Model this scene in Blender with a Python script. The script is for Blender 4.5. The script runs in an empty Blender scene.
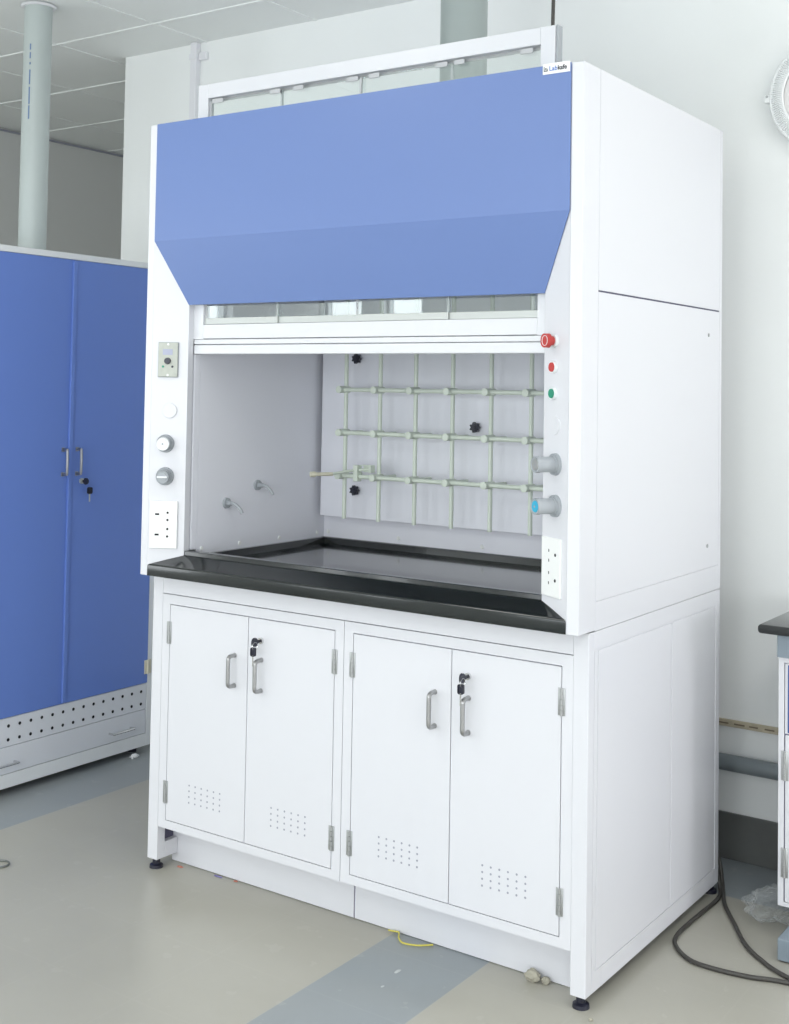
import bpy, bmesh, math, random
from mathutils import Vector, Matrix, noise
random.seed(7)
scene = bpy.context.scene
COL = scene.collection

# ------------------------------------------------------------------ materials
def mat(name, col, rough=.5, metal=0.0, spec=.5, coat=0.0, var=0.0, vscale=6.0, bump=0.0, bscale=200.0):
    m = bpy.data.materials.new(name); m.use_nodes = True
    nt = m.node_tree; b = nt.nodes['Principled BSDF']
    b.inputs['Base Color'].default_value = (*col, 1)
    b.inputs['Roughness'].default_value = rough
    b.inputs['Metallic'].default_value = metal
    b.inputs['Specular IOR Level'].default_value = spec
    b.inputs['Coat Weight'].default_value = coat
    tc = nt.nodes.new('ShaderNodeTexCoord')
    if var:
        n = nt.nodes.new('ShaderNodeTexNoise'); n.inputs['Scale'].default_value = vscale; n.inputs['Detail'].default_value = 5
        nt.links.new(tc.outputs['Object'], n.inputs['Vector'])
        mx = nt.nodes.new('ShaderNodeMix'); mx.data_type = 'RGBA'
        mx.inputs[6].default_value = (*[c*(1-var) for c in col], 1)
        mx.inputs[7].default_value = (*[min(1, c*(1+var)) for c in col], 1)
        nt.links.new(n.outputs['Fac'], mx.inputs[0]); nt.links.new(mx.outputs[2], b.inputs['Base Color'])
    if bump:
        n2 = nt.nodes.new('ShaderNodeTexNoise'); n2.inputs['Scale'].default_value = bscale; n2.inputs['Detail'].default_value = 3
        nt.links.new(tc.outputs['Object'], n2.inputs['Vector'])
        bp = nt.nodes.new('ShaderNodeBump'); bp.inputs['Strength'].default_value = bump; bp.inputs['Distance'].default_value = .002
        nt.links.new(n2.outputs['Fac'], bp.inputs['Height']); nt.links.new(bp.outputs['Normal'], b.inputs['Normal'])
    return m

M = {}
M['white'] = mat('powder_white', (.705, .71, .745), .32, bump=.02, bscale=900)
M['liner'] = mat('liner_white', (.81, .815, .87), .38)
M['sashwhite'] = mat('sash_white', (.69, .70, .73), .3)
M['blue'] = mat('panel_blue', (.14, .215, .46), .36, bump=.02, bscale=900)
M['wblue'] = mat('cabinet_blue', (.135, .23, .60), .34)
M['dblue'] = mat('drawer_blue', (.055, .10, .30), .35)
M['galv'] = mat('cabinet_grey', (.68, .70, .74), .4)
M['cream'] = mat('cabinet_offwhite', (.76, .78, .79), .4)
M['black'] = mat('epoxy_black', (.006, .009, .009), .12, spec=.6, coat=.25, var=.25, vscale=30)
M['blackp'] = mat('plastic_black', (.015, .016, .03), .35)
M['steel'] = mat('satin_steel', (.42, .42, .42), .33, 1)
M['alu'] = mat('aluminium', (.50, .52, .50), .42, .5)
M['chrome'] = mat('chrome', (.7, .7, .7), .15, 1)
M['hinge'] = mat('hinge_steel', (.45, .46, .46), .4, .8)
M['gap'] = mat('shadow_gap_dark', (.15, .13, .30), .7)
M['hole'] = mat('hole_black', (.006, .006, .01), .8)
M['vent'] = mat('vent_hole_grey', (.33, .34, .40), .8)
M['clip'] = mat('clip_grey', (.50, .51, .52), .4)
M['duct'] = mat('duct_grey', (.33, .375, .365), .33, var=.06, vscale=5)
M['knobw'] = mat('knob_white', (.82, .83, .85), .35)
M['knobg'] = mat('knob_grey', (.36, .385, .41), .4)
M['plug'] = mat('socket_white', (.86, .87, .86), .3)
M['cap'] = mat('cap_white', (.84, .86, .87), .3)
M['red'] = mat('button_red', (.50, .045, .04), .35)
M['green'] = mat('button_green', (.02, .28, .17), .35)
M['cyan'] = mat('cap_cyan', (.03, .40, .62), .35)
M['rod'] = mat('rod_celadon', (.65, .71, .62), .35)
M['rodtip'] = mat('rod_cream', (.66, .63, .50), .45)
M['plate'] = mat('controller_plate', (.46, .48, .43), .45, .1, var=.12, vscale=60)
M['lcd'] = mat('display_grey', (.36, .38, .50), .3)
M['pvc'] = mat('pvc_grey', (.47, .52, .51), .33, var=.06, vscale=5)
M['ink'] = mat('ink_blue', (.16, .24, .42), .6)
M['conduit'] = mat('conduit_white', (.80, .80, .83), .4)
M['wall'] = mat('wall_paint', (.87, .888, .88), .7, var=.02, vscale=2.5, bump=.15, bscale=60)
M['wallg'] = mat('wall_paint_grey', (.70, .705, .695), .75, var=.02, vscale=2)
M['ceil'] = mat('ceiling_tile', (.84, .86, .85), .8, var=.02, vscale=3)
M['tbar'] = mat('ceiling_bar', (.86, .88, .87), .6)
M['skirt'] = mat('skirting_dark', (.125, .13, .125), .45, var=.2, vscale=9)
M['greypipe'] = mat('grey_pipe', (.21, .24, .255), .4)
M['strip'] = mat('beige_strip', (.52, .46, .34), .6, var=.3, vscale=40)
M['stripd'] = mat('strip_slots', (.20, .16, .11), .7)
M['bluegrey'] = mat('frame_bluegrey', (.22, .27, .315), .4)
M['cable'] = mat('cable_black', (.055, .052, .047), .45, var=.3, vscale=20)
M['stone'] = mat('plaster_lump', (.40, .38, .31), .9, var=.3, vscale=40, bump=.5, bscale=90)
M['paper'] = mat('paper_white', (.75, .76, .76), .7)
M['chip'] = mat('chip_pale', (.50, .53, .53), .7)
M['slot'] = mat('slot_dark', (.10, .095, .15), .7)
M['yellow'] = mat('wire_yellow', (.62, .55, .10), .5)
M['redbit'] = mat('bit_red', (.55, .20, .14), .6)
M['bluebit'] = mat('bit_violet', (.22, .20, .42), .6)
M['ring'] = mat('ring_grey', (.17, .18, .17), .4, .5)
M['disc'] = mat('fixture_white', (.86, .88, .88), .35)
M['discin'] = mat('fixture_centre', (.78, .76, .76), .3)
M['logob'] = mat('logo_blue', (.06, .16, .50), .5)
M['logok'] = mat('logo_black', (.03, .03, .04), .5)
M['frame'] = mat('window_frame_white', (.7, .72, .72), .4)

def glass(name, tint, base):
    m = bpy.data.materials.new(name); m.use_nodes = True; nt = m.node_tree; nt.nodes.clear()
    o = nt.nodes.new('ShaderNodeOutputMaterial'); t = nt.nodes.new('ShaderNodeBsdfTransparent'); g = nt.nodes.new('ShaderNodeBsdfGlossy')
    t.inputs[0].default_value = (*tint, 1); g.inputs['Roughness'].default_value = 0.0; g.inputs['Color'].default_value = (.95, 1, .98, 1)
    f = nt.nodes.new('ShaderNodeLayerWeight'); f.inputs[0].default_value = .5
    p = nt.nodes.new('ShaderNodeMath'); p.operation = 'POWER'; p.inputs[1].default_value = 5
    nt.links.new(f.outputs['Facing'], p.inputs[0])
    a = nt.nodes.new('ShaderNodeMath'); a.operation = 'ADD'; a.inputs[1].default_value = base; a.use_clamp = True
    nt.links.new(p.outputs[0], a.inputs[0]); mx = nt.nodes.new('ShaderNodeMixShader')
    nt.links.new(a.outputs[0], mx.inputs[0]); nt.links.new(t.outputs[0], mx.inputs[1]); nt.links.new(g.outputs[0], mx.inputs[2])
    nt.links.new(mx.outputs[0], o.inputs[0]); return m
M['glass'] = glass('sash_glass', (.97, .985, .98), .10)

def bagmat():
    m = bpy.data.materials.new('clear_film'); m.use_nodes = True; nt = m.node_tree; nt.nodes.clear()
    o = nt.nodes.new('ShaderNodeOutputMaterial'); t = nt.nodes.new('ShaderNodeBsdfTransparent')
    p = nt.nodes.new('ShaderNodeBsdfPrincipled'); p.inputs['Base Color'].default_value = (.75, .78, .77, 1); p.inputs['Roughness'].default_value = .15
    lw = nt.nodes.new('ShaderNodeLayerWeight'); lw.inputs[0].default_value = .35
    r = nt.nodes.new('ShaderNodeMapRange'); r.inputs[3].default_value = .03; r.inputs[4].default_value = .50
    nt.links.new(lw.outputs['Facing'], r.inputs[0])
    mx = nt.nodes.new('ShaderNodeMixShader'); nt.links.new(r.outputs[0], mx.inputs[0])
    nt.links.new(t.outputs[0], mx.inputs[1]); nt.links.new(p.outputs[0], mx.inputs[2]); nt.links.new(mx.outputs[0], o.inputs[0]); return m
M['bag'] = bagmat()

def floormat():
    m = bpy.data.materials.new('vinyl_floor'); m.use_nodes = True; nt = m.node_tree; b = nt.nodes['Principled BSDF']
    L = nt.links.new
    def N(t, **k):
        n = nt.nodes.new(t)
        for a, v in k.items(): setattr(n, a, v)
        return n
    def math_(op, a, bb=None, c=None):
        n = N('ShaderNodeMath', operation=op)
        for i, v in enumerate((a, bb, c)):
            if v is None: continue
            if isinstance(v, (int, float)): n.inputs[i].default_value = v
            else: L(v, n.inputs[i])
        return n.outputs[0]
    tc = N('ShaderNodeTexCoord'); sx = N('ShaderNodeSeparateXYZ'); L(tc.outputs['Object'], sx.inputs[0])
    X, Y = sx.outputs[0], sx.outputs[1]
    def band(v, lo, hi):
        return math_('MULTIPLY', math_('GREATER_THAN', v, lo), math_('LESS_THAN', v, hi))
    g = math_('MAXIMUM', band(X, -.62, -.32), band(X, -2.72, -2.122))
    g = math_('MAXIMUM', g, band(X, 1.18, 1.48))
    g = math_('MAXIMUM', g, band(Y, .90, 1.25))
    n1 = N('ShaderNodeTexNoise'); n1.inputs['Scale'].default_value = 2.2; n1.inputs['Detail'].default_value = 8; n1.inputs['Roughness'].default_value = .6
    L(tc.outputs['Object'], n1.inputs['Vector'])
    n2 = N('ShaderNodeTexNoise'); n2.inputs['Scale'].default_value = 14; n2.inputs['Detail'].default_value = 6
    L(tc.outputs['Object'], n2.inputs['Vector'])
    def mixc(f, a, c):
        mx = N('ShaderNodeMix', data_type='RGBA')
        if isinstance(f, (int, float)): mx.inputs[0].default_value = f
        else: L(f, mx.inputs[0])
        for i, v in ((6, a), (7, c)):
            if isinstance(v, tuple): mx.inputs[i].default_value = (*v, 1)
            else: L(v, mx.inputs[i])
        return mx.outputs[2]
    beige = mixc(n1.outputs['Fac'], (.365, .352, .300), (.455, .443, .390))
    grey = mixc(n1.outputs['Fac'], (.250, .280, .295), (.315, .345, .365))
    base = mixc(g, beige, grey)
    base = mixc(math_('MULTIPLY', math_('GREATER_THAN', n2.outputs['Fac'], .66), .12), base, (.58, .57, .52))
    # joints every .3 m
    def joint(v, off):
        f = math_('FRACT', math_('DIVIDE', math_('ADD', v, off), .3))
        return math_('LESS_THAN', math_('ABSOLUTE', math_('SUBTRACT', f, .5)), .008)
    j = math_('MAXIMUM', joint(X, .62 + .15 + 9), joint(Y, .315 + .15 + 9))
    base = mixc(math_('MULTIPLY', j, math_('MULTIPLY', n1.outputs['Fac'], .10)), base, (.62, .61, .56))
    n3 = N('ShaderNodeTexNoise'); n3.inputs['Scale'].default_value = .9; n3.inputs['Detail'].default_value = 9; n3.inputs['Distortion'].default_value = .6
    L(tc.outputs['Object'], n3.inputs['Vector'])
    mr = N('ShaderNodeMapRange'); mr.inputs[1].default_value = .48; mr.inputs[2].default_value = .68; mr.inputs[4].default_value = .28
    L(n3.outputs['Fac'], mr.inputs[0])
    base = mixc(mr.outputs[0], base, (.30, .275, .215))
    L(base, b.inputs['Base Color'])
    rr = N('ShaderNodeMapRange'); rr.inputs[3].default_value = .22; rr.inputs[4].default_value = .42
    L(n1.outputs['Fac'], rr.inputs[0]); L(rr.outputs[0], b.inputs['Roughness'])
    return m
M['floor'] = floormat()

# ------------------------------------------------------------------ mesh helpers
class MB:
    def __init__(s, mtx=None): s.bm = bmesh.new(); s.m = mtx
    def _add(s, verts, bev=0, seg=2):
        if bev:
            ed = list({e for v in verts for e in v.link_edges})
            bmesh.ops.bevel(s.bm, geom=ed, offset=bev, segments=seg, affect='EDGES', profile=.5)
        return s
    def box(s, x0, x1, y0, y1, z0, z1, bev=0, seg=2):
        r = bmesh.ops.create_cube(s.bm, size=1)
        for v in r['verts']:
            v.co = Vector(((x0+x1)/2 + v.co.x*(x1-x0), (y0+y1)/2 + v.co.y*(y1-y0), (z0+z1)/2 + v.co.z*(z1-z0)))
        return s._add(r['verts'], bev, seg)
    def cyl(s, p0, p1, r0, r1=None, seg=24, bev=0):
        r1 = r0 if r1 is None else r1
        p0, p1 = Vector(p0), Vector(p1); d = p1-p0
        r = bmesh.ops.create_cone(s.bm, cap_ends=True, segments=seg, radius1=r0, radius2=r1, depth=d.length)
        q = d.to_track_quat('Z', 'Y').to_matrix().to_4x4(); T = Matrix.Translation((p0+p1)/2) @ q
        for v in r['verts']: v.co = T @ v.co
        if bev:
            ed = [e for e in {e for v in r['verts'] for e in v.link_edges} if len(e.link_faces) == 2 and any(len(f.verts) > 4 for f in e.link_faces)]
            bmesh.ops.bevel(s.bm, geom=ed, offset=bev, segments=2, affect='EDGES', profile=.5)
        return s
    def prism(s, poly, axis, a, b):
        def P(u, v, w): return {'z': (u, v, w), 'x': (w, u, v), 'y': (u, w, v)}[axis]
        A = [s.bm.verts.new(P(u, v, a)) for u, v in poly]; B = [s.bm.verts.new(P(u, v, b)) for u, v in poly]
        n = len(poly); s.bm.faces.new(A); s.bm.faces.new(B[::-1])
        for i in range(n): s.bm.faces.new((A[i], B[i], B[(i+1) % n], A[(i+1) % n]))
        return s
    def tube(s, pts, r, seg=12, smooth=6, rads=None):
        P = [Vector(p) for p in pts]
        if smooth and len(P) > 2:
            Q = []
            for i in range(len(P)-1):
                p0 = P[max(i-1, 0)]; p1 = P[i]; p2 = P[i+1]; p3 = P[min(i+2, len(P)-1)]
                for k in range(smooth):
                    t = k/smooth
                    Q.append(.5*((2*p1)+(p2-p0)*t+(2*p0-5*p1+4*p2-p3)*t*t+(3*p1-p0-3*p2+p3)*t**3))
            Q.append(P[-1]); P = Q
        rings = []; up = Vector((0, 0, 1)); prev = None
        for i, p in enumerate(P):
            d = (P[min(i+1, len(P)-1)]-P[max(i-1, 0)]).normalized()
            if prev is None:
                a = d.cross(up) if abs(d.dot(up)) < .95 else d.cross(Vector((1, 0, 0)))
            else: a = prev - d*prev.dot(d)
            a.normalize(); prev = a; b = d.cross(a)
            rings.append([s.bm.verts.new(p+(a*math.cos(2*math.pi*k/seg)+b*math.sin(2*math.pi*k/seg))*r) for k in range(seg)])
        for i in range(len(rings)-1):
            for k in range(seg): s.bm.faces.new((rings[i][k], rings[i][(k+1) % seg], rings[i+1][(k+1) % seg], rings[i+1][k]))
        s.bm.faces.new(rings[0][::-1]); s.bm.faces.new(rings[-1])
        return s
    def torus(s, R, r, seg=64, rs=10, c=(0, 0, 0)):   # around local z
        V = [[s.bm.verts.new((c[0]+(R+r*math.cos(2*math.pi*j/rs))*math.cos(2*math.pi*i/seg), c[1]+(R+r*math.cos(2*math.pi*j/rs))*math.sin(2*math.pi*i/seg), c[2]+r*math.sin(2*math.pi*j/rs))) for j in range(rs)] for i in range(seg)]
        for i in range(seg):
            for j in range(rs): s.bm.faces.new((V[i][j], V[(i+1) % seg][j], V[(i+1) % seg][(j+1) % rs], V[i][(j+1) % rs]))
        return s
    def build(s, name, m, parent=None, smooth=False, kind=None, label=None):
        if s.m is not None: bmesh.ops.transform(s.bm, matrix=s.m, verts=s.bm.verts)
        bmesh.ops.recalc_face_normals(s.bm, faces=s.bm.faces)
        me = bpy.data.meshes.new(name); s.bm.to_mesh(me); s.bm.free()
        me.materials.append(M[m] if isinstance(m, str) else m)
        me.shade_smooth() if smooth else me.shade_flat()
        o = bpy.data.objects.new(name, me); COL.objects.link(o)
        if smooth:
            try: me.set_sharp_from_angle(angle=math.radians(35))
            except Exception: pass
        if parent is not None:
            o.parent = parent
            o.matrix_parent_inverse = Matrix.Translation(-parent.location) if parent.type == 'EMPTY' else Matrix.Identity(4)
        if kind: o['kind'] = kind
        if label: o['label'] = label
        return o

def thing(name, label, cat, loc, group=None):
    o = bpy.data.objects.new(name, None); COL.objects.link(o); o.location = loc; o.empty_display_size = .1
    o['label'] = label; o['category'] = cat
    if group: o['group'] = group
    return o
def tag(o, label, cat, group=None):
    o['label'] = label; o['category'] = cat
    if group: o['group'] = group
    return o
def struct(o): o['kind'] = 'structure'; return o
def copy_tree(o, parent=None):
    c = o.copy(); COL.objects.link(c)
    if parent is not None: c.parent = parent; c.matrix_parent_inverse = o.matrix_parent_inverse.copy()
    for ch in [x for x in list(bpy.data.objects) if x.parent == o]: copy_tree(ch, c)
    return c
def face_frame(p, t, n):
    t = Vector(t).normalized(); n = Vector(n).normalized(); z = n.cross(t).normalized()
    if z.z < 0: z = -z
    m = Matrix((t, z, n)).transposed().to_4x4(); m.translation = Vector(p); return m

# ------------------------------------------------------------------ room
XL, XR, YF, YB, H = -4.82, 4.4, -5.0, 1.2045, 3.033
FL = MB().box(XL-.2, XR+.2, YF-.2, 3.8, -.1, 0).build('floor', 'floor', kind='structure')
ce = MB().box(XL-.2, XR+.2, YF-.2, 3.8, H+.004, H+.1).build('ceiling', 'ceil', kind='structure')
g = MB()
x = -1.847
xs = [x+.614*k for k in range(-4, 11)]; ys = [.876+.635*k for k in range(-9, 5)]
for gx in xs: g.box(gx-.0045, gx+.0045, YF, 3.6, H+.0005, H+.006)
for gy in ys: g.box(XL, XR, gy-.0055, gy+.0055, H-.001, H+.0055)
g.build('grid', 'tbar', ce)
MB().box(-2.98, XR+.2, YB, 3.6, 0, H+.004).build('wall_back', 'wall', kind='structure')
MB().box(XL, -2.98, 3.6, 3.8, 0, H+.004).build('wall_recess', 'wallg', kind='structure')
MB().box(XL, XL+.012, YF, 3.6, H-.016, H-.006).build('trim_1', 'vent', kind='structure')
# front wall (behind the viewer) with windows
def wall_with_openings(name, axis, a0, a1, c0, c1, ops, zs0, zs1, mt='wall'):
    m = MB()
    def bx(p0, p1, z0, z1):
        if axis == 'x': m.box(p0, p1, c0, c1, z0, z1)
        else: m.box(c0, c1, p0, p1, z0, z1)
    bx(a0, a1, 0, zs0); bx(a0, a1, zs1, H+.004)
    cur = a0
    for o0, o1 in ops:
        bx(cur, o0, zs0, zs1); cur = o1
    bx(cur, a1, zs0, zs1)
    m.build(name, mt, kind='structure')
wf = [(-4.815, -4.40), (-4.2, -3.83), (-2.9, -1.1), (-.7, 1.1), (1.5, 3.6)]
wr = [(-4.6, -3.0), (-2.7, -1.1), (-.1, .85)]
Z0, Z1 = .50, 2.5
wall_with_openings('wall_front', 'x', XL-.2, XR+.2, YF-.2, YF, wf, Z0, Z1)
Z2 = 1.75
ZR = .30
wall_with_openings('wall_right', 'y', YF, YB, XR, XR+.2, wr, ZR, Z2)
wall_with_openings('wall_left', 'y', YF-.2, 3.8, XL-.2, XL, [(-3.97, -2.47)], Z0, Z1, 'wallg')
k = 1
def wframe(axis, a, b, c, k, Z0=Z0, Z1=Z1):
    m = MB()
    def bx(p0, p1, z0, z1):
        if axis == 'x': m.box(p0, p1, c-.03, c+.03, z0, z1)
        else: m.box(c-.03, c+.03, p0, p1, z0, z1)
    bx(a, b, Z0, Z0+.04); bx(a, b, Z1-.04, Z1); bx(a, a+.025, Z0, Z1); bx(b-.025, b, Z0, Z1)
    if b-a > 1: bx((a+b)/2-.03, (a+b)/2+.03, Z0, Z1)
    m.build('window_%d' % k, 'frame', kind='structure')
wframe('y', -3.97, -2.47, XL-.1, k); k += 1
for a, b in wf: wframe('x', a, b, YF-.1, k); k += 1
for a, b in wr: wframe('y', a, b, XR+.1, k, ZR, Z2); k += 1
# wall dressing, back wall
MB().box(-2.98, XR, YB-.012, YB, 0, .148, bev=.002).build('baseboard_back', 'skirt', kind='structure')
o = MB().cyl((-.5, YB-.03, .315), (2.6, YB-.03, .315), .026).build('wall_pipe', 'greypipe', smooth=True)
tag(o, 'grey pipe running low along the wall behind the white bench cabinet', 'pipe')
t = thing('wall_strip', 'thin beige slotted strip fixed to the wall above the grey pipe', 'wall strip', (0, YB, .435))
MB().box(-.5, 2.6, YB-.012, YB, .425, .447, bev=.002).build('rail', 'strip', t)
m = MB()
for i in range(60):
    x0 = -.45+i*.05; m.box(x0, x0+.028+.01*((i*7) % 3)/3, YB-.0135, YB-.011, .434, .4385)
m.build('slots', 'stripd', t)
t = thing('wall_conduit', 'white trunking running up the back wall to the ceiling, left of the raised glass sash', 'conduit', (-2.525, YB, 1.5))
MB().box(-2.536, -2.499, YB-.030, YB, .15, H+.003, bev=.004).build('trunking', 'conduit', t)
MB().box(-2.540, -2.495, YB-.034, YB-.002, 2.958, 2.985, bev=.002).box(-2.495, -2.45, YB-.02, YB, 2.953, 2.99, bev=.004).build('clip', 'conduit', t)
# round fixture
t = thing('wall_fixture', 'round white wall fixture with a ribbed rim at the right edge, high on the wall', 'wall fixture', (.248, YB, 2.465))
F = Matrix.Translation((.248, YB, 2.465)) @ Matrix.Rotation(math.pi/2, 4, 'X')   # local +z -> -y
MB(F).cyl((0, 0, 0), (0, 0, .03), .172, .176, 64).cyl((0, 0, .03), (0, 0, .042), .174, .150, 64).torus(.178, .007, c=(0, 0, .04)).build('rim', 'disc', t, smooth=True)
m = MB(F)
for i in range(150):
    a = 2*math.pi*i/150; c, s_ = math.cos(a), math.sin(a)
    m.tube([(c*.176, s_*.176, .044), (c*.15, s_*.15, .056), (c*.138, s_*.138, .058)], .0036, 5, 0)
m.torus(.138, .005, c=(0, 0, .056)).build('ribs', 'disc', t)
m = MB(F); R = .125
for i in range(9):
    pass
m.cyl((0, 0, .03), (0, 0, .05), .125, .12, 64).cyl((0, 0, .05), (0, 0, .062), .134, .07, 64)
m.build('cover', 'discin', t, smooth=True)
MB(F).box(-.2, -.178, -.012, .014, .02, .045, bev=.003).build('latch', 'disc', t)
MB(F).cyl((-.190, .008, .045), (-.190, .008, .048), .004, seg=10).build('screw', 'hinge', t)

# ------------------------------------------------------------------ FUME HOOD (upper)
hood = thing('fume_hood', 'white walk-up fume hood with blue front panel standing on the black worktop', 'fume hood', (-.75, .43, .91))
TB, ZT = .9155, 2.3226
def side(name, xo, sgn):
    # sgn -1: panel extends to -x from xo (right panel)
    a, b = sorted((xo, xo+sgn*.028))
    sk = 2.5e-3
    m = MB()
    ia, ib = sorted((xo+sgn*sk, xo+sgn*.028))
    m.box(ia, ib, -.056, .915, TB, ZT-.001)
    fa, fb = sorted((xo, xo+sgn*(.0333 if sgn < 0 else .0293)))
    m.box(fa, fb, -.0595, .0345, TB, ZT, bev=.0015)
    pa, pb = sorted((xo, xo+sgn*.01))
    m.box(pa, pb, .8985, .916, TB, ZT, bev=.0008)
    m.box(pa, pb, 0.0345, .8985, TB-.0018, .9855, bev=.0008)
    o = m.build(name, 'white', hood)
    MB().box(pa, pb, .0362, .8965, 1.763, ZT, bev=.001).build('upper_panel', 'white', o)
    q = MB().box(pa, pb, .0362, .8965, .9872, 1.7585, bev=.001).build('access_panel', 'white', o)
    for z in (1.684, 1.053):
        MB().cyl((xo-sgn*.002, .8028, z), (xo+sgn*.001, .8028, z), .0055, seg=16).build('screw', 'steel', o)
    MB().box(*sorted((xo+sgn*.0022, xo+sgn*.003)), .037, .896, 1.7583, 1.7632).build('seam', 'slot', o)
    return o
side('side_panel', 0, -1)
side('side_panel', -1.5, 1)
MB().box(-1.47, -.03, .9, .9155, TB, ZT-.002).build('back_panel', 'white', hood)
MB().box(-1.47, -.03, .075, .8985, ZT-.02, ZT-.002).build('roof_panel', 'white', hood)
# corner posts with the angled control faces
MB().prism([(-.0335, -.0588), (-.0335, .022), (-.1315, .022), (-.1315, .0000)], 'z', TB, 2.319).build('front_post', 'white', hood)
MB().prism([(-1.4705, -.0588), (-1.4705, .022), (-1.3735, .022), (-1.3735, -.0006)], 'z', TB, 2.319).build('front_post', 'white', hood)
# blue front panel: bent sheet
bm = MB()
prof = [(-.0625, 2.3235, .0), (-.0625, 1.955, .0), (-.0025, 1.757, .1)]
def bl(y, z, ins): return (-.0345-ins*.98, y, z), (-1.4695+ins*.955, y, z)
F0 = [[bm.bm.verts.new(p) for p in bl(y, z, i)] for y, z, i in prof]
Bk = [[bm.bm.verts.new(p) for p in bl(y+.0025, z-(0.0005 if k else 0), i)] for k, (y, z, i) in enumerate(prof)]
for k in range(2):
    bm.bm.faces.new((F0[k][0], F0[k][1], F0[k+1][1], F0[k+1][0]))
    bm.bm.faces.new((Bk[k][0], Bk[k+1][0], Bk[k+1][1], Bk[k][1]))
    for j in (0, 1): bm.bm.faces.new((F0[k][j], F0[k+1][j], Bk[k+1][j], Bk[k][j]))
for k in (0, 2): bm.bm.faces.new((F0[k][0], F0[k][1], Bk[k][1], Bk[k][0]))
bm.build('front_panel', 'blue', hood, label='blue folded front panel')
MB().box(-1.36, -.14, -.0015, .016, 1.757, 1.775).build('panel_rail', 'blue', hood)
# logo plate
lp = MB().box(-.1125, -.0365, -.0645, -.0628, 2.3005, 2.3275, bev=.0005).build('logo_plate', 'plug', hood, label='small white logo plate on the blue panel')
def text(txt, x, z, size, m, parent, name, bold=.0, sx=1.0):
    cu = bpy.data.curves.new(name, 'FONT'); cu.body = txt; cu.size = size; cu.extrude = .0003; cu.offset = bold
    o = bpy.data.objects.new(name, cu); COL.objects.link(o)
    dg = bpy.context.evaluated_depsgraph_get(); me = bpy.data.meshes.new_from_object(o.evaluated_get(dg))
    bpy.data.objects.remove(o)
    T = Matrix.Translation((x, -.0648, z)) @ Matrix.Rotation(math.pi/2, 4, 'X') @ Matrix.Diagonal((sx, 1, 1, 1))
    me.transform(T); w = max(v.co.x for v in me.vertices)
    me.materials.append(M[m]); o = bpy.data.objects.new(name, me); COL.objects.link(o); o.parent = parent
    return w
w = text('Lab', -.0945, 2.3085, .0165, 'logob', lp, 'lettering', .0002, 1.0)
text('kafe', w+.0008, 2.3085, .0165, 'logok', lp, 'lettering', .0004, .95)
MB().box(-.109, -.1075, -.0652, -.0645, 2.308, 2.320).box(-.109, -.0985, -.0652, -.0645, 2.308, 2.3105).box(-.1, -.0985, -.0652, -.0645, 2.308, 2.315)\
    .cyl((-.1035, -.0652, 2.3145), (-.1035, -.0645, 2.3145), .0022, seg=10).build('emblem', 'logok', lp)

# sash
sash = MB()
sash.box(-1.377, -1.3345, .022, .05, 1.65, 2.452, bev=.0015).box(-.1655, -.123, .022, .05, 1.65, 2.452, bev=.0015)
sash.box(-1.3345, -.1655, .022, .05, 2.407, 2.452, bev=.0015).box(-1.3345, -.1655, .022, .05, 1.652, 1.6955, bev=.0015)
sash = sash.build('sash', 'sashwhite', hood, label='raised white framed glass sash')
MB().box(-1.3345, -.1655, .042, .047, 2.3985, 2.4072).build('top_seal', 'hinge', sash)
MB().box(-1.3725, -.1325, .023, .052, 1.6345, 1.6495, bev=.002).box(-1.3725, -.1325, .0225, .052, 1.604, 1.6325, bev=.003).build('sash_handle', 'sashwhite', sash)
MB().box(-.121, -.1165, .024, .05, 2.30, 2.452).build('side_seal', 'knobg', sash)
panes = [(-1.334, -1.040, .0315), (-1.052, -.738, .0385), (-.752, -.440, .0315), (-.449, -.166, .0385)]
for a, b, y in panes:
    gp = MB().box(a, b, y, y+.005, 1.714, 2.398).build('glass_pane', 'glass', sash)
    MB().box(a, b, y-.003, y+.0065, 1.6965, 1.7165, bev=.001).build('pane_rail', 'alu', sash)
    MB().box(a, a+.006, y-.001, y+.006, 1.7165, 2.398).build('pane_edge', 'clip', sash)
for a, b in [(-1.3215, -1.2767), (-1.0863, -1.045), (-.9949, -.9566), (-.7977, -.7557), (-.7173, -.6808), (-.4923, -.4533), (-.431, -.3991), (-.2272, -.1902)]:
    MB().box(a, b, .026, .0305, 2.390, 2.4035, bev=.001).build('pane_clip', 'clip', sash)

# interior
MB().box(-1.38, -1.37, .0535, .716, .957, 2.16).build('side_liner', 'liner', hood)
MB().box(-.13, -.12, .0535, .716, .957, 2.16).build('side_liner', 'liner', hood)
MB().box(-1.37, -.13, .706, .716, .978, 2.16).build('back_liner', 'liner', hood)
MB().box(-1.38, -.12, .07, .716, 2.16, 2.17).build('top_liner', 'liner', hood)
for xa, xb in ((-1.38, -1.3703), (-.1297, -.12)):
    MB().box(xa, xb, .028, .0522, .995, 1.603).build('sash_track', 'liner', hood)
baf = MB().box(-1.350, -.150, .655, .665, 1.058, 1.98, bev=.001).build('baffle_panel', 'liner', hood)
for xx in (-1.30, -.75, -.2): MB().box(xx-.02, xx+.02, .665, .706, 1.4, 1.46).build('baffle_bracket', 'liner', hood)
def star(x, y, z):
    m = MB(); n = 42; P = []
    for i in range(n):
        a = 2*math.pi*i/n; r = .0150+.0028*math.cos(7*a); P.append((x+r*math.cos(a), z+r*math.sin(a)))
    m.prism(P, 'y', y-.022, y-.008); m.cyl((x, y-.009, z), (x, y, z), .008); m.cyl((x, y-.024, z), (x, y-.022, z), .008, seg=20)
    return m.build('star_knob', 'blackp', hood, label='black seven-lobed knob on the baffle')
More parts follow.
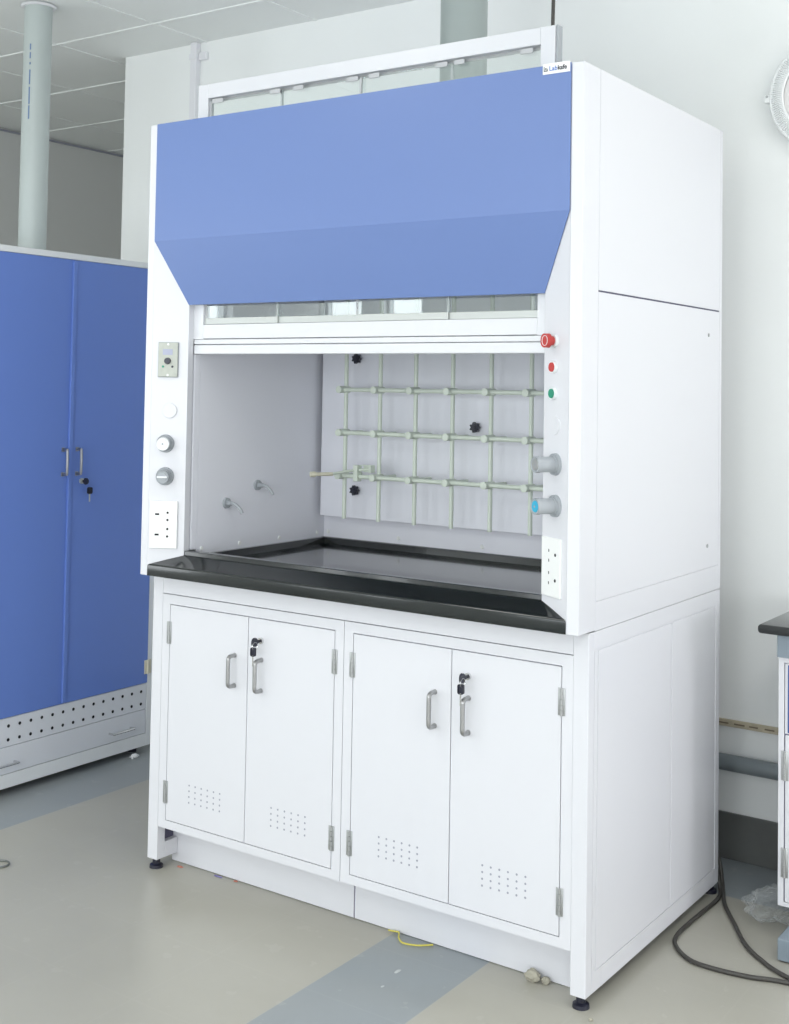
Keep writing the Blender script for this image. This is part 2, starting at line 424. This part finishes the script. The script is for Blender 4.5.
for xx, z in ((-1.192, 1.6075), (-1.191, 1.1545), (-.714, 1.386)): star(xx, .655, z)
# lattice
xsv = [-.75+.1415*k for k in range(-3, 4)]; rows = (1.5008, 1.3562, 1.2117)
for xv in xsv:
    MB().cyl((xv, .560, 1.066), (xv, .560, 1.9), .0072, seg=16).build('lattice_upright', 'rod', hood, smooth=True)
    MB().cyl((xv, .560, 1.86), (xv, .656, 1.86), .005, seg=10).build('lattice_stand_off', 'rod', hood, smooth=True)
for z in rows:
    MB().cyl((xsv[0]-.012, .536, z), (xsv[-1]+.012, .536, z), .0072, seg=16).build('lattice_bar', 'rod', hood, smooth=True)
    for xv in xsv:
        MB().cyl((xv, .575, z), (xv, .516, z), .0118, seg=20, bev=.0015).cyl((xv, .656, z), (xv, .574, z), .0055, seg=12).build('lattice_connector', 'rod', hood, smooth=True)
# gas nozzles on the left liner
for y, z in ((.1852, 1.1293), (.3359, 1.179)):
    n_ = MB().cyl((-1.37, y, z), (-1.362, y, z), .0175, .0165, 28).cyl((-1.362, y, z), (-1.345, y, z), .008, .007, 18)
    n_.tube([(-1.35, y, z), (-1.338, y, z), (-1.326, y+.002, z-.005), (-1.313, y+.004, z-.016), (-1.305, y+.006, z-.029)], .0052, 12)
    n_.build('gas_nozzle', 'knobg', hood, smooth=True)
for y in (.075, .2548, .4557, .665):
    MB().cyl((-1.3705, y, .9945), (-1.3665, y, .9945), .0078, .0055, 16).build('screw_cap', 'plug', hood, smooth=True)
for xx in (-1.352, -1.05, -.72, -.4, -.16):
    MB().cyl((xx, .7065, .9965), (xx, .7025, .9965), .0078, .0055, 16).build('screw_cap', 'plug', hood, smooth=True)

# controls, left post face
nL = (.5145, -.8575, 0); tL = (.8575, .5145, 0)
nR = (-.5145, -.8575, 0); tR = (.8575, -.5145, 0)
def LF(x, y, z): return face_frame((x, -.06+(x+1.47)*.6, z), tL, nL)
def RF(x, y, z): return face_frame((x, -.06+(-.03-x)*.6, z), tR, nR)
def fb(F_, w, h, d0, d1, bev=0, cx=0, cz=0): return MB(F_).box(cx-w/2, cx+w/2, cz-h/2, cz+h/2, d0, d1, bev)
F = LF(-1.4256, 0, 1.5847)
c = fb(F, .061, .1065, 0, .007, .0015).build('controller_box', 'plate', hood, label='small grey airflow controller plate with display')
fb(F, .0640, .1095, -.001, .003).build('bezel', 'knobg', c)
fb(F, .031, .018, .007, .0078, cz=.024, cx=-.001).build('display', 'lcd', c)
MB(F).cyl((-.001, -.004, .007), (-.001, -.004, .014), .0105, .0095, 24).build('dial', 'blackp', c, smooth=True)
MB(F).cyl((-.015, -.0215, .007), (-.015, -.0215, .009), .0036, seg=14).build('lamp', 'green', c)
MB(F).cyl((.0145, -.0215, .007), (.0145, -.0215, .009), .0036, seg=14).build('lamp', 'blackp', c)
for z in (.048, -.048): MB(F).cyl((0, z, .007), (0, z, .0085), .0035, seg=14).build('screw', 'cap', c)
MB(LF(-1.4193, 0, 1.4266)).cyl((0, 0, 0), (0, 0, .003), .0235, .0225, 32).build('blank_cap', 'white', hood, smooth=True)
def valve(F_, mcap, long, name, mface, lab=None):
    v = MB(F_).cyl((0, 0, 0), (0, 0, .008), .0285, .0265, 36, bev=.001).cyl((0, 0, .008), (0, 0, .012), .0225, .0215, 36)
    v.cyl((0, 0, .012), (0, 0, long), .0195, .0195, 36, bev=.001)
    v = v.build(name, 'knobg', hood, smooth=True)
    if lab: v['label'] = lab
    h = MB(F_).cyl((0, 0, long), (0, 0, long+.008), .021, .0195, 36, bev=.0015).build('grip', mcap, v, smooth=True)
    MB(F_).cyl((0, 0, long+.008), (0, 0, long+.0095), .0145, .0135, 30).build('cap', mface, v, smooth=True)
    MB(F_).cyl((0, 0, long+.0095), (0, 0, long+.0105), .003, seg=12).build('pin', 'knobg' if mface != 'knobg' else 'blackp', v)
    return v
valve(LF(-1.4285, 0, 1.324), 'knobw', .028, 'valve_knob', 'knobw', 'grey valve knob with a white grip')
v2 = valve(LF(-1.4275, 0, 1.2225), 'knobg', .028, 'valve_knob', 'knobg', 'grey valve knob, lower on the left post')
MB(LF(-1.4275, 0, 1.2225)).box(-.016, .016, -.003, .003, .0355, .041, bev=.001).build('bar', 'knobw', v2)
def socket(F_, sgn):
    s_ = fb(F_, .087, .146, 0, .006, .0015).build('socket_plate', 'plug', hood, label='white double power socket')
    class Each:
        def box(s, *a): MB(F_).box(*a).build('pin_hole', 'hole', s_)
        def cyl(s, *a, **k): MB(F_).cyl(*a, **k).build('pin_hole', 'hole', s_)
    m1 = Each()
    for z in (.032, -.031): m1.box(sgn*.020-.0065, sgn*.020+.0065, z-.0028, z+.0028, .0055, .0063) if sgn < 0 else m1.cyl((.021, z, .0055), (.021, z, .0063), .0042, seg=14)
    for z in (.045, .018, -.016, -.044):
        if sgn < 0: m1.cyl((.013, z*.82, .0055), (.013, z*.82, .0063), .0036, seg=14)
        else: m1.box(-.0085-.0018, -.0085+.0018, z*.9-.0035, z*.9+.0035, .0055, .0063)
    return s_
socket(LF(-1.428, 0, 1.0735), -1)
socket(RF(-.0895, 0, 1.070), 1)
# right post
F = RF(-.0885, 0, 1.6335)
e = MB(F).cyl((0, 0, 0), (0, 0, .008), .0165, .0155, 30).build('emergency_button', 'cap', hood, smooth=True, label='red mushroom emergency button')
MB(F).cyl((0, 0, .008), (0, 0, .022), .0115, .0125, 30).cyl((0, 0, .022), (0, 0, .031), .0185, .0175, 30, bev=.002).build('mushroom_head', 'red', e, smooth=True)
m = MB(F); m.torus(.0125, .0009, 32, 6, c=(0, 0, .0312)); m.build('arrow_ring', 'cap', e)
for z, mc, lab in ((1.5675, 'red', 'red push button in white ring'), (1.5015, 'green', 'green push button in white ring')):
    F = RF(-.0895, 0, z)
    e = MB(F).cyl((0, 0, 0), (0, 0, .009), .0155, .0150, 30, bev=.001).build('push_button', 'cap', hood, smooth=True, label=lab)
    MB(F).cyl((0, 0, .009), (0, 0, .012), .0120, .0115, 30).build('cap', mc, e, smooth=True)
MB(RF(-.0843, 0, 1.4225)).cyl((0, 0, 0), (0, 0, .003), .0235, .0225, 32).build('blank_cap', 'white', hood, smooth=True)
valve(RF(-.0805, 0, 1.3255), 'knobg', .052, 'valve_knob', 'hinge', 'long grey valve knob with a grey cap')
valve(RF(-.0790, 0, 1.2225), 'knobg', .052, 'valve_knob', 'cyan', 'long grey valve knob with a cyan cap')

# clamp on the lattice
cl = thing('lattice_clamp', 'pale rod clamp fixed to the lowest lattice bar beside the left liner', 'clamp', (-1.1, .54, 1.224))
MB().box(-1.112, -1.094, .520, .5475, 1.196, 1.250, bev=.003).build('boss', 'rod', cl)
MB().tube([(-1.060, .543, 1.2375), (-1.10, .531, 1.234), (-1.125, .50, 1.229), (-1.151, .452, 1.2215)], .0045, 12, 4).build('arm', 'rod', cl, smooth=True)
MB().cyl((-1.148, .457, 1.2215), (-1.182, .402, 1.2215), .0062, seg=14).build('jaw', 'rodtip', cl, smooth=True)
MB().cyl((-1.180, .405, 1.2215), (-1.189, .391, 1.2215), .0095, .009, 16).build('tip', 'rodtip', cl, smooth=True)
MB().box(-1.086, -1.042, .546, .5475, 1.2275, 1.252).box(-1.050, -1.042, .524, .546, 1.2275, 1.252).box(-1.086, -1.05, .525, .546, 1.249, 1.252).build('bracket', 'rod', cl)

# ------------------------------------------------------------------ worktop
wt = MB()
pr = [(-.060, .9155)]+[(-.052-.008*math.cos(a_*math.pi/180), .9445+.008*math.sin(a_*math.pi/180)) for a_ in range(0, 76, 15)]+[ (-.001, .979), (.0015, .981), (.0022, .992), (.004, .9935), (.026, .9935), (.029, .992), (.034, .957),
      (.683, .957), (.687, .976), (.690, .978), (.7055, .978), (.7055, .9155)]
def wd(y):
    f = min(1, max(0, (y+.060)/.060)); return (-1.4695+.0965*f, -.0345-.0975*f)
R_ = [[wt.bm.verts.new((wd(y)[j], y, z)) for y, z in pr] for j in (0, 1)]
wt.bm.faces.new(R_[0]); wt.bm.faces.new(R_[1][::-1])
for i in range(len(pr)):
    j = (i+1) % len(pr); wt.bm.faces.new((R_[0][i], R_[1][i], R_[1][j], R_[0][j]))
wt.prism([(-1.3692, .957), (-1.3692, .978), (-1.354, .978), (-1.350, .957)], 'y', .029, .684)
wt.prism([(-.1308, .957), (-.1308, .978), (-.146, .978), (-.150, .957)], 'y', .029, .684)
wt = wt.build('worktop', 'black', smooth=True)
tag(wt, 'glossy black dished worktop between the fume hood and its base cabinets', 'worktop')

# ------------------------------------------------------------------ base stand
ZB = .9125
st = thing('base_stand', 'white steel base frame with side panels and black levelling feet under the fume hood', 'base frame', (-.75, .45, 0))
def sidebase(xo, s):
    def bx(m, a, b, *r, **k): a, b = sorted((xo+s*a, xo+s*b)); return m.box(a, b, *r, **k)
    m = MB()
    bx(m, 0, .0418, 0, .034, .03, ZB, bev=.002)
    bx(m, .0025, .02, .034, .90, .03, ZB)
    bx(m, 0, .0418, .884, .9155, .03, ZB, bev=.002)
    bx(m, 0, .0418, .034, .0890, .03, .078, bev=.001)
    bx(m, 0, .0185, .089, .884, .03, .078)
    bx(m, 0, .0205, .034, .884, .866, ZB, bev=.001)
    bx(m, 0, .005, .034, .0535, .078, .866)
    o = m.build('side_panel', 'white', st)
    m = MB(); bx(m, .0201, .024, .036, .0880, .0785, .134); m.build('side_slot_shade', 'slot', o)  # dark sheet in the side hole; inner shade put into its colour
    m = MB(); bx(m, -.0002, .003, .0565, .532, .0805, .863, bev=.001); m.build('inset_panel', 'white', o)
    m = MB(); bx(m, -.0002, .003, .537, .872, .0805, .863, bev=.001); m.build('inset_panel', 'white', o)
    return o
sidebase(0, -1); sidebase(-1.5, 1)
MB().box(-1.458, -.042, .001, .02, .8555, .9145, bev=.001).build('top_rail', 'white', st)
MB().box(-1.458, -.042, .87, .888, .8, .9, bev=.001).build('rear_rail', 'white', st)
MB().box(-1.4805, -.7655, .0905, .1005, .002, .1335).build('kickboard', 'white', st)
MB().box(-.7610, -.044, .0905, .1005, .002, .1335).build('kickboard', 'white', st)
MB().box(-.7655, -.7610, .096, .099, .002, .1335).build('kickboard_gap', 'gap', st)
for xx in (-1.479, -.021):
    for yy in (.02, .90):
        MB().cyl((xx, yy, 0), (xx, yy, .009), .0215, .0205, 24).cyl((xx, yy, .009), (xx, yy, .013), .0205, .013, 24).cyl((xx, yy, .013), (xx, yy, .032), .012, seg=16).build('levelling_foot', 'blackp', st, smooth=True)

# ------------------------------------------------------------------ storage cabinets
def make_cabinet(x0):
    cab = thing('storage_cabinet', '', 'cabinet', (x0+.355, .28, .135), 'white two-door cabinets under the fume hood')
    x1 = x0+.7065; a, b = x0+.0305, x1-.0300; z0, z1, za, zb = .1355, .8535, .1605, .8245
    m = MB()
    m.box(x0, a, 0, .02, z0, z1).box(b, x1, 0, .02, z0, z1).box(a, b, 0, .02, z0, za).box(a, b, 0, .02, zb, z1)
    m.box(x0, x0+.015, .02, .56, z0, z1).box(x1-.015, x1, .02, .56, z0, z1).box(x0, x1, .55, .56, z0, z1)
    m.box(x0, x1, .02, .56, z0, z0+.015).box(x0, x1, .02, .56, z1-.015, z1)
    m.build('carcass', 'white', cab)
    MB().box(a-.002, b+.002, .012, .0195, za-.002, zb+.002).build('door_recess', 'gap', cab)
    mid = x0+.3535
    for side_ in (0, 1):
        if side_ == 0: da, db = a+.0022, mid-.0012
        else: da, db = mid+.0012, b-.0024
        d = MB().box(da, db, -.0005, .012, za+.002, zb-.0024, bev=.0012).build('door', 'white', cab)
        hx = mid-.0505 if side_ == 0 else mid+.0535
        MB().tube([(hx, 0, .7035), (hx, -.020, .7035), (hx, -.0285, .698), (hx, -.030, .690), (hx, -.030, .636), (hx, -.030, .628), (hx, -.0285, .620), (hx, -.020, .6145), (hx, 0, .6145)], .0063, 12, 4)\
            .cyl((hx, -.002, .7035), (hx, -.0005, .7035), .0072, seg=18).cyl((hx, -.002, .6145), (hx, -.0005, .6145), .0072, seg=18).build('handle', 'steel', d, smooth=True)
        ex = a-.0005 if side_ == 0 else b-.0005
        sg = 1 if side_ == 0 else -1
        for hz in (.7365, .2475):
            m = MB(); m.box(*sorted((ex-.0095, ex+.0095)), -.0025, -.0003, hz-.034, hz+.034, bev=.0006)
            for q in range(5): m.cyl((ex+.001, -.0035, hz-.034+q*.0137), (ex+.001, -.0035, hz-.034+q*.0137+.0127), .0042, seg=12)
            m.build('hinge', 'hinge', d, smooth=True)
        vx = a+.0985 if side_ == 0 else mid+.1015
        m = MB()
        for i in range(6):
            for j in range(4):
                px_, pz_ = vx+i*.0251, .2335+j*.0172
                m.cyl((px_, -.0009, pz_), (px_, .0002, pz_), .0029, seg=10)
        m.build('perforation', 'vent', d)
        if side_ == 1:
            lx = mid+.0515
            MB().cyl((lx, -.0005, .7595), (lx, -.008, .7595), .0095, .009, 24).build('lock', 'chrome', d, smooth=True)
            MB().box(lx-.0018, lx+.0018, -.018, -.006, .755, .764).cyl((lx-.0025, -.031, .7595), (lx+.0025, -.031, .7595), .0125, seg=20, bev=.001).build('key', 'blackp', d, smooth=True)
            k_ = MB().torus(.0115, .0007, 30, 6); bmesh.ops.transform(k_.bm, matrix=Matrix.Translation((lx+.003, -.033, .748)) @ Matrix.Rotation(math.pi/2, 4, 'Y'), verts=k_.bm.verts)
            k_.build('key_ring', 'chrome', d)
            MB().box(lx-.010, lx+.008, -.0365, -.0335, .7190, .7450, bev=.005, seg=2).build('spare_key', 'blackp', d)
            MB().box(lx-.004, lx, -.0355, -.034, .690, .722).build('key_blade', 'chrome', d)
    return cab
c1 = make_cabinet(-1.4565)
c1['label'] = 'white two-door storage cabinet under the left half of the fume hood'
c2 = copy_tree(c1); c2.location.x += .7085
c2['label'] = 'white two-door storage cabinet under the right half of the fume hood'

# ------------------------------------------------------------------ blue wardrobe cabinet on the left
XW = -2.383
wb = thing('tall_cabinet', 'tall blue two-door cabinet with perforated grey base on the left', 'cabinet', (-2.6, .42, .02))
YA, YZ = -.045, .885
m = MB()
m.box(XW-.45, XW-.43, YA, YZ, .03, 2.006).box(XW-.43, XW-.012, YA, YA+.02, .03, 2.006)
m.box(XW-.43, XW-.012, YZ-.02, YZ, .03, 2.006).box(XW-.43, XW-.012, YA+.02, YZ-.02, 1.99, 2.006).box(XW-.43, XW-.012, YA+.02, YZ-.02, .03, .05)
m.box(XW-.012, XW, YA, YZ, 1.9835, 2.007, bev=.001).box(XW-.012, XW, YZ-.033, YZ, .03, 1.9835, bev=.001).box(XW-.012, XW, YA, YA+.033, .03, 1.9835, bev=.001)
m.box(XW-.012, XW, YA+.033, YZ-.033, .03, .0805, bev=.001)
m.box(XW-.05, XW-.03, YA+.033, YZ-.033, .03, 1.98)
m.build('carcass', 'cream', wb)
vp = MB().box(XW-.012, XW-.0005, YA+.034, YZ-.034, .180, .2835, bev=.001).build('vent_panel', 'galv', wb)
m = MB()
for i in range(17):
    for z in (.2535, .2035):
        yy = .8200-i*.0508
        m.cyl((XW-.001, yy, z), (XW+.0004, yy, z), .0062, seg=14)
m.build('perforation', 'hole', vp)
dr = MB().box(XW-.012, XW+.001, YA+.036, YZ-.036, .0825, .178, bev=.0015).build('drawer', 'galv', wb)
for yc in (.7075, .133):
    MB().tube([(XW, yc-.056, .120), (XW+.018, yc-.056, .120), (XW+.025, yc-.048, .120), (XW+.025, yc+.048, .120), (XW+.018, yc+.056, .120), (XW, yc+.056, .120)], .0045, 10, 3).build('handle', 'chrome', dr, smooth=True)
dl = MB().box(XW-.012, XW+.002, YA+.034, .4165, .2855, 1.982, bev=.0015).build('door', 'wblue', wb)
dd = MB().box(XW-.012, XW+.002, .4205, YZ-.034, .2855, 1.982, bev=.0015).build('door', 'wblue', wb)
MB().box(XW+.0005, XW+.010, .401, .4185, .290, 1.978, bev=.002).build('overlap_strip', 'wblue', dd)
for par, yy in ((dl, .378), (dd, .447)):
    MB().tube([(XW+.002, yy, 1.252), (XW+.018, yy, 1.252), (XW+.026, yy, 1.245), (XW+.026, yy, 1.165), (XW+.018, yy, 1.158), (XW+.002, yy, 1.158)], .0055, 10, 3)\
        .box(XW+.0015, XW+.0035, yy-.008, yy+.008, 1.244, 1.260).box(XW+.0015, XW+.0035, yy-.008, yy+.008, 1.150, 1.166).build('handle', 'steel', par, smooth=True)
MB().cyl((XW+.002, .472, 1.128), (XW+.010, .472, 1.128), .0115, .0105, 22).build('lock', 'alu', dd, smooth=True)
MB().box(XW+.010, XW+.018, .470, .474, 1.124, 1.132).cyl((XW+.028, .4695, 1.128), (XW+.028, .4745, 1.128), .013, seg=20, bev=.001).build('key', 'blackp', dd, smooth=True)
MB().box(XW+.022, XW+.025, .486, .507, 1.078, 1.104, bev=.006).build('spare_key', 'blackp', dd)
MB().box(XW+.022, XW+.0235, .494, .500, 1.048, 1.08).build('key_blade', 'alu', dd)
MB().box(XW+.0005, XW+.004, .832, .870, .322, .378, bev=.001).cyl((XW+.004, .850, .322), (XW+.004, .850, .378), .005, seg=12).build('hinge', 'rodtip', dd, smooth=True)
for xx in (XW-.4, XW-.06):
    for yy in (YA+.05, YZ-.05):
        MB().cyl((xx, yy, 0), (xx, yy, .031), .018, seg=16).build('foot', 'blackp', wb, smooth=True)

# pipe above wardrobe
pp = thing('vent_pipe', 'thick grey plastic pipe rising from the blue cabinet to the ceiling', 'pipe', (-2.682, .447, 2.007))
MB().cyl((-2.682, .447, 2.0075), (-2.682, .447, H-.001), .0555, seg=48).build('pipe', 'pvc', pp, smooth=True)
MB().cyl((-2.682, .447, H-.008), (-2.682, .447, H-.0015), .064, .072, 48).build('ceiling_collar', 'conduit', pp, smooth=True)
# printed marks on the pipe
m = MB()
aa = math.atan2(-2.83-.447, 1.35+2.68) - .50
for z0, z1 in ((2.84, 2.865), (2.805, 2.83), (2.78, 2.79), (2.70, 2.76), (2.62, 2.69), (2.56, 2.615)):
    n = 3
    for i in range(n):
        a0 = aa-.045+.03*i; z0_ = z0+.002*(i % 2)
        m.box(-2.682+.0556*math.cos(a0)-.0009, -2.682+.0556*math.cos(a0)+.0009, .447+.0556*math.sin(a0)-.0009, .447+.0556*math.sin(a0)+.0009, z0_, z1)
m.build('print_marks', 'ink', pp)
# exhaust duct over the hood
dp = thing('exhaust_duct', 'grey round exhaust duct rising from the fume hood roof to the ceiling', 'duct', (-.705, .55, ZT))
MB().cyl((-.7350, .57, ZT-.001), (-.7350, .57, H+.002), .076, seg=56).build('duct', 'duct', dp, smooth=True)
MB().cyl((-.7350, .57, ZT-.001), (-.7350, .57, ZT+.05), .084, seg=56, bev=.004).build('collar', 'duct', dp, smooth=True)
cb = MB().tube([(-.326, .40, ZT-.001), (-.327, .40, 2.55), (-.322, .40, 2.8), (-.318, .40, H+.003)], .0055, 10, 6).build('power_cable', 'cable', smooth=True)
tag(cb, 'thin black cable hanging from the ceiling behind the right end of the raised sash', 'cable')

# ------------------------------------------------------------------ bench on the right
bt = MB().box(.2074, 1.33, .633, YB-.001, .8455, .8705, bev=.009, seg=4).build('bench_worktop', 'black', smooth=True)
tag(bt, 'black worktop with rounded edge on the white bench at the right edge', 'worktop')
bf = thing('lab_bench', 'blue-grey steel bench frame with a foot on the floor at the right edge', 'bench', (1.2, .9, 0))
MB().box(.254, 1.29, .662, .712, .7815, .8425, bev=.002).box(.254, 1.29, 1.13, 1.18, .7815, .8425, bev=.002).box(.254, .304, .71, 1.14, .7815, .8425, bev=.002).build('top_frame', 'bluegrey', bf)
for x0 in (.290, 1.19):
    MB().box(x0, x0+.06, .560, 1.17, .004, .062, bev=.003).build('foot', 'bluegrey', bf)
    MB().box(x0, x0+.06, 1.12, 1.17, .06, .7815, bev=.003).build('leg', 'bluegrey', bf)
bc = thing('bench_cabinet', 'white bench cabinet with a blue drawer front hung under the right black worktop', 'cabinet', (.75, .9, .1))
m = MB()
m.box(.2535, .2690, .680, .70, .1005, .7795).box(.2690, 1.25, .680, .70, .765, .7795).box(.2690, 1.25, .680, .70, .1005, .112)
m.box(.2535, .27, .70, 1.11, .1005, .7795).box(1.25, 1.265, .68, 1.11, .1005, .7795).box(.2535, 1.265, 1.10, 1.11, .1005, .7795).box(.27, 1.25, .70, 1.10, .1005, .115)
m.build('carcass', 'white', bc)
MB().box(.268, 1.251, .690, .697, .111, .766).build('door_recess', 'gap', bc)
MB().box(.2715, 1.248, .679, .690, .571, .7630, bev=.001).build('drawer_face', 'white', bc)
MB().box(.2795, 1.24, .677, .680, .5745, .7600, bev=.001).build('drawer_front', 'dblue', bc)
d = MB().box(.2725, .76, .6795, .690, .1135, .567, bev=.001).build('door', 'white', bc)
MB().box(.763, 1.248, .6795, .690, .1135, .567, bev=.001).build('door', 'white', bc)
for hz in (.4835, .219):
    m = MB().box(.262, .2815, .6772, .6797, hz-.040, hz+.040, bev=.0006)
    for q in range(5): m.cyl((.2718, .6765, hz-.040+q*.016), (.2718, .6765, hz-.040+q*.016+.015), .0042, seg=12)
    m.build('hinge', 'hinge', d, smooth=True)

# ------------------------------------------------------------------ floor items
o = MB().tube([(-.16, 1.12, .4), (-.12, 1.06, .25), (-.045, .975, .12), (-.012, .945, .04), (.010, .905, .008), (.0225, .857, .0065), (.0235, .79, .0065), (.0185, .647, .0065), (.0205, .535, .0065), (.044, .4694, .0065), (.1057, .4124, .0065), (.1773, .4027, .0065), (.2658, .4146, .0065), (.3569, .4432, .0065), (.6, .47, .0065), (.9, .44, .0065)], .0060, 12, 6).build('floor_cable', 'cable', smooth=True)
tag(o, 'thick black cable looping out over the floor beside the fume hood, nearer the viewer', 'cable', 'black cables on the floor')
o = MB().tube([(-.2, 1.15, .4), (-.14, 1.09, .25), (-.03, .99, .09), (-.002, .955, .02), (.020, .905, .0065), (.0563, .817, .0065), (.1271, .6997, .0065), (.1907, .5969, .0065), (.2532, .5322, .0065), (.3452, .4718, .0065), (.6, .38, .0065)], .0060, 12, 6).build('floor_cable', 'cable', smooth=True)
tag(o, 'thick black cable on the floor running past the clear plastic bag', 'cable', 'black cables on the floor')
# bag
b_ = bmesh.new(); bmesh.ops.create_icosphere(b_, subdivisions=5, radius=1)
for v in b_.verts:
    p = v.co.copy(); n = noise.noise(p*1.7+Vector((3, 1, 7)))*.42+abs(noise.noise(p*3.3+Vector((9, 2, 4))))*.34
    p = p*(.78+n)
    v.co = Vector((.196+p.x*.086, .84+p.y*.125, max(.001, .034+p.z*.042)))
mm = MB(); mm.bm.free(); mm.bm = b_
o = mm.build('plastic_bag', 'bag', smooth=False); o.data.shade_smooth(); tag(o, 'crumpled clear plastic bag on the floor under the bench cabinet', 'bag')
# yellow wire
o = MB().tube([(-.6342, .076, .006), (-.6129, .0817, .006), (-.600, .0775, .008), (-.5875, .058, .005), (-.572, .044, .004), (-.5548, .0385, .004), (-.52, .0500, .004), (-.4888, .0785, .004)], .0024, 8, 6).build('yellow_wire', 'yellow', smooth=True)
tag(o, 'short bent yellow wire on the floor against the kickboard', 'wire')
def lump(name, m_, loc, sc, seed, label, cat, sub=3, amp=.35, group='litter scattered on the floor'):
    b = bmesh.new(); bmesh.ops.create_icosphere(b, subdivisions=sub, radius=1)
    for v in b.verts:
        n = noise.noise(v.co*1.6+Vector((seed, seed*2, 1)))*amp+noise.noise(v.co*4+Vector((seed, 5, 1)))*amp*.5
        p = v.co*(1+n); v.co = Vector((loc[0]+p.x*sc[0], loc[1]+p.y*sc[1], max(.0003, loc[2]+sc[2]*.8+p.z*sc[2])))
    mm = MB(); mm.bm.free(); mm.bm = b; o = mm.build(name, m_, smooth=True); tag(o, label, cat, group); return o
lump('plaster_lump', 'stone', (-.178, .067, 0), (.020, .015, .016), 3, 'small beige plaster lump on the floor near the right end of the kickboard', 'debris')
lump('plaster_crumb', 'stone', (-.146, .074, 0), (.012, .009, .009), 8, 'small dark beige crumb touching the right side of the plaster lump', 'debris')
lump('plaster_crumb', 'stone', (.028, -.028, 0), (.005, .005, .004), 5, 'tiny beige crumb on the floor right of the front right foot', 'debris', 2)
lump('paper_scrap', 'paper', (-2.365, .772, 0), (.012, .018, .009), 4, 'crumpled white paper scrap on the floor in front of the blue cabinet', 'scrap', 3, .8)
lump('paper_scrap', 'chip', (-.483, -.100, 0), (.006, .013, .0006), 6, 'larger white chip on the grey floor stripe, nearer the kickboard', 'scrap', 2, .2)
lump('paper_scrap', 'chip', (-.4677, -.19, 0), (.004, .006, .0006), 9, 'tiny white chip on the grey floor stripe, nearer the viewer', 'scrap', 2, .2)
lump('red_scrap', 'redbit', (-1.419, .0635, 0), (.013, .006, .0015), 2, 'small red scrap on the floor by the left end of the kickboard', 'scrap', 2, .3)
lump('violet_scrap', 'bluebit', (-1.272, .0780, 0), (.018, .004, .002), 12, 'small violet scrap along the bottom of the left kickboard', 'scrap', 2, .3)
lump('red_scrap', 'redbit', (-1.205, .083, 0), (.008, .005, .002), 15, 'small red scrap against the kickboard right of the violet scrap', 'scrap', 2, .3)
rg = MB().torus(.028, .0032, 40, 8, c=(-1.872, -.268, .0034)).build('metal_ring', 'ring', smooth=True)
tag(rg, 'small dark ring lying on the beige floor at the left edge', 'ring')

# ------------------------------------------------------------------ light
w = bpy.data.worlds.new('sky'); scene.world = w; w.use_nodes = True
bg = w.node_tree.nodes['Background']; bg.inputs[0].default_value = (.86, .94, 1, 1); bg.inputs[1].default_value = 3.0
def alight(name, loc, rot, sx, sy, e, col=(.93, .97, 1)):
    L = bpy.data.lights.new(name, 'AREA'); L.shape = 'RECTANGLE'; L.size = sx; L.size_y = sy; L.energy = e; L.color = col
    o = bpy.data.objects.new(name, L); COL.objects.link(o); o.location = loc; o.rotation_euler = rot
    return o
zc, hz = (Z0+Z1)/2, Z1-Z0
# energies are watts per square metre of window
for (a, b), EF in zip(wf, (30, 30, 22, 44, 20)): alight('daylight_front', ((a+b)/2, YF-.15, zc), (math.radians(90), 0, 0), b-a, hz, EF*(b-a)*hz)
alight('daylight_left', (XL-.15, -3.22, zc), (math.radians(90), 0, math.radians(-90)), 1.5, hz, 34*1.5*hz)
for (a, b), ER in zip(wr, (20, 26, 74)): alight('daylight_right', (XR+.15, (a+b)/2, (ZR+Z2)/2), (math.radians(90), 0, math.radians(90)), b-a, Z2-ZR, ER*(b-a)*(Z2-ZR), (.98, .96, 1))
# unseen ceiling panels added as fill; the last lifts the wall by the bench
for k_, (lx, ly) in enumerate([(-1.54, -1.35), (1.53, -1.35), (-1.54, -3.25), (1.53, -3.25), (1.53, -.0765)]):
    m = MB(); m.box(lx-.29, lx+.29, ly-.3, ly+.3, H-.012, H-.0035, bev=.002); o = m.build('fill_panel_housing', 'frame'); o['kind'] = 'structure'; o.name = 'trim_%d' % (k_+2)  # housing plate of the added fill panel, out of view
    alight('ceiling_fill_panel', (lx, ly, H-.02), (0, 0, 0), .56, .56, 24 if ly > -1 else 26, (1, .98, .95))

# ------------------------------------------------------------------ camera
cam = bpy.data.cameras.new('camera'); co = bpy.data.objects.new('camera', cam); COL.objects.link(co); scene.camera = co
yaw, pitch, roll, f, cx, cy = 0.6140865883, 0.0396416806, 0.0171861600, 1243.436276, 379.380023, 338.791576
Fv = Vector((-math.sin(yaw)*math.cos(pitch), math.cos(yaw)*math.cos(pitch), math.sin(pitch)))
Rv = Vector((math.cos(yaw), math.sin(yaw), 0)); Uv = Rv.cross(Fv)
R2 = Rv*math.cos(roll)+Uv*math.sin(roll); U2 = -Rv*math.sin(roll)+Uv*math.cos(roll)
mw = Matrix((R2, U2, -Fv)).transposed().to_4x4(); mw.translation = Vector((1.3452407, -2.8243626, 1.5075407)); co.matrix_world = mw
cam.sensor_fit = 'HORIZONTAL'; cam.sensor_width = 36; cam.lens = f*36/789
cam.shift_x = (394.5-cx)/789; cam.shift_y = (cy-512)/789; cam.clip_start = .05; cam.clip_end = 100

vs = scene.view_settings; vs.view_transform = 'Standard'; vs.look = 'None'; vs.gamma = 1; vs.use_curve_mapping = False; vs.exposure = -1.37
scene.display_settings.display_device = 'sRGB'
cy_ = scene.cycles; cy_.use_denoising = True; cy_.max_bounces = 10; cy_.diffuse_bounces = 6; cy_.glossy_bounces = 4; cy_.transparent_max_bounces = 12; cy_.sample_clamp_indirect = 8
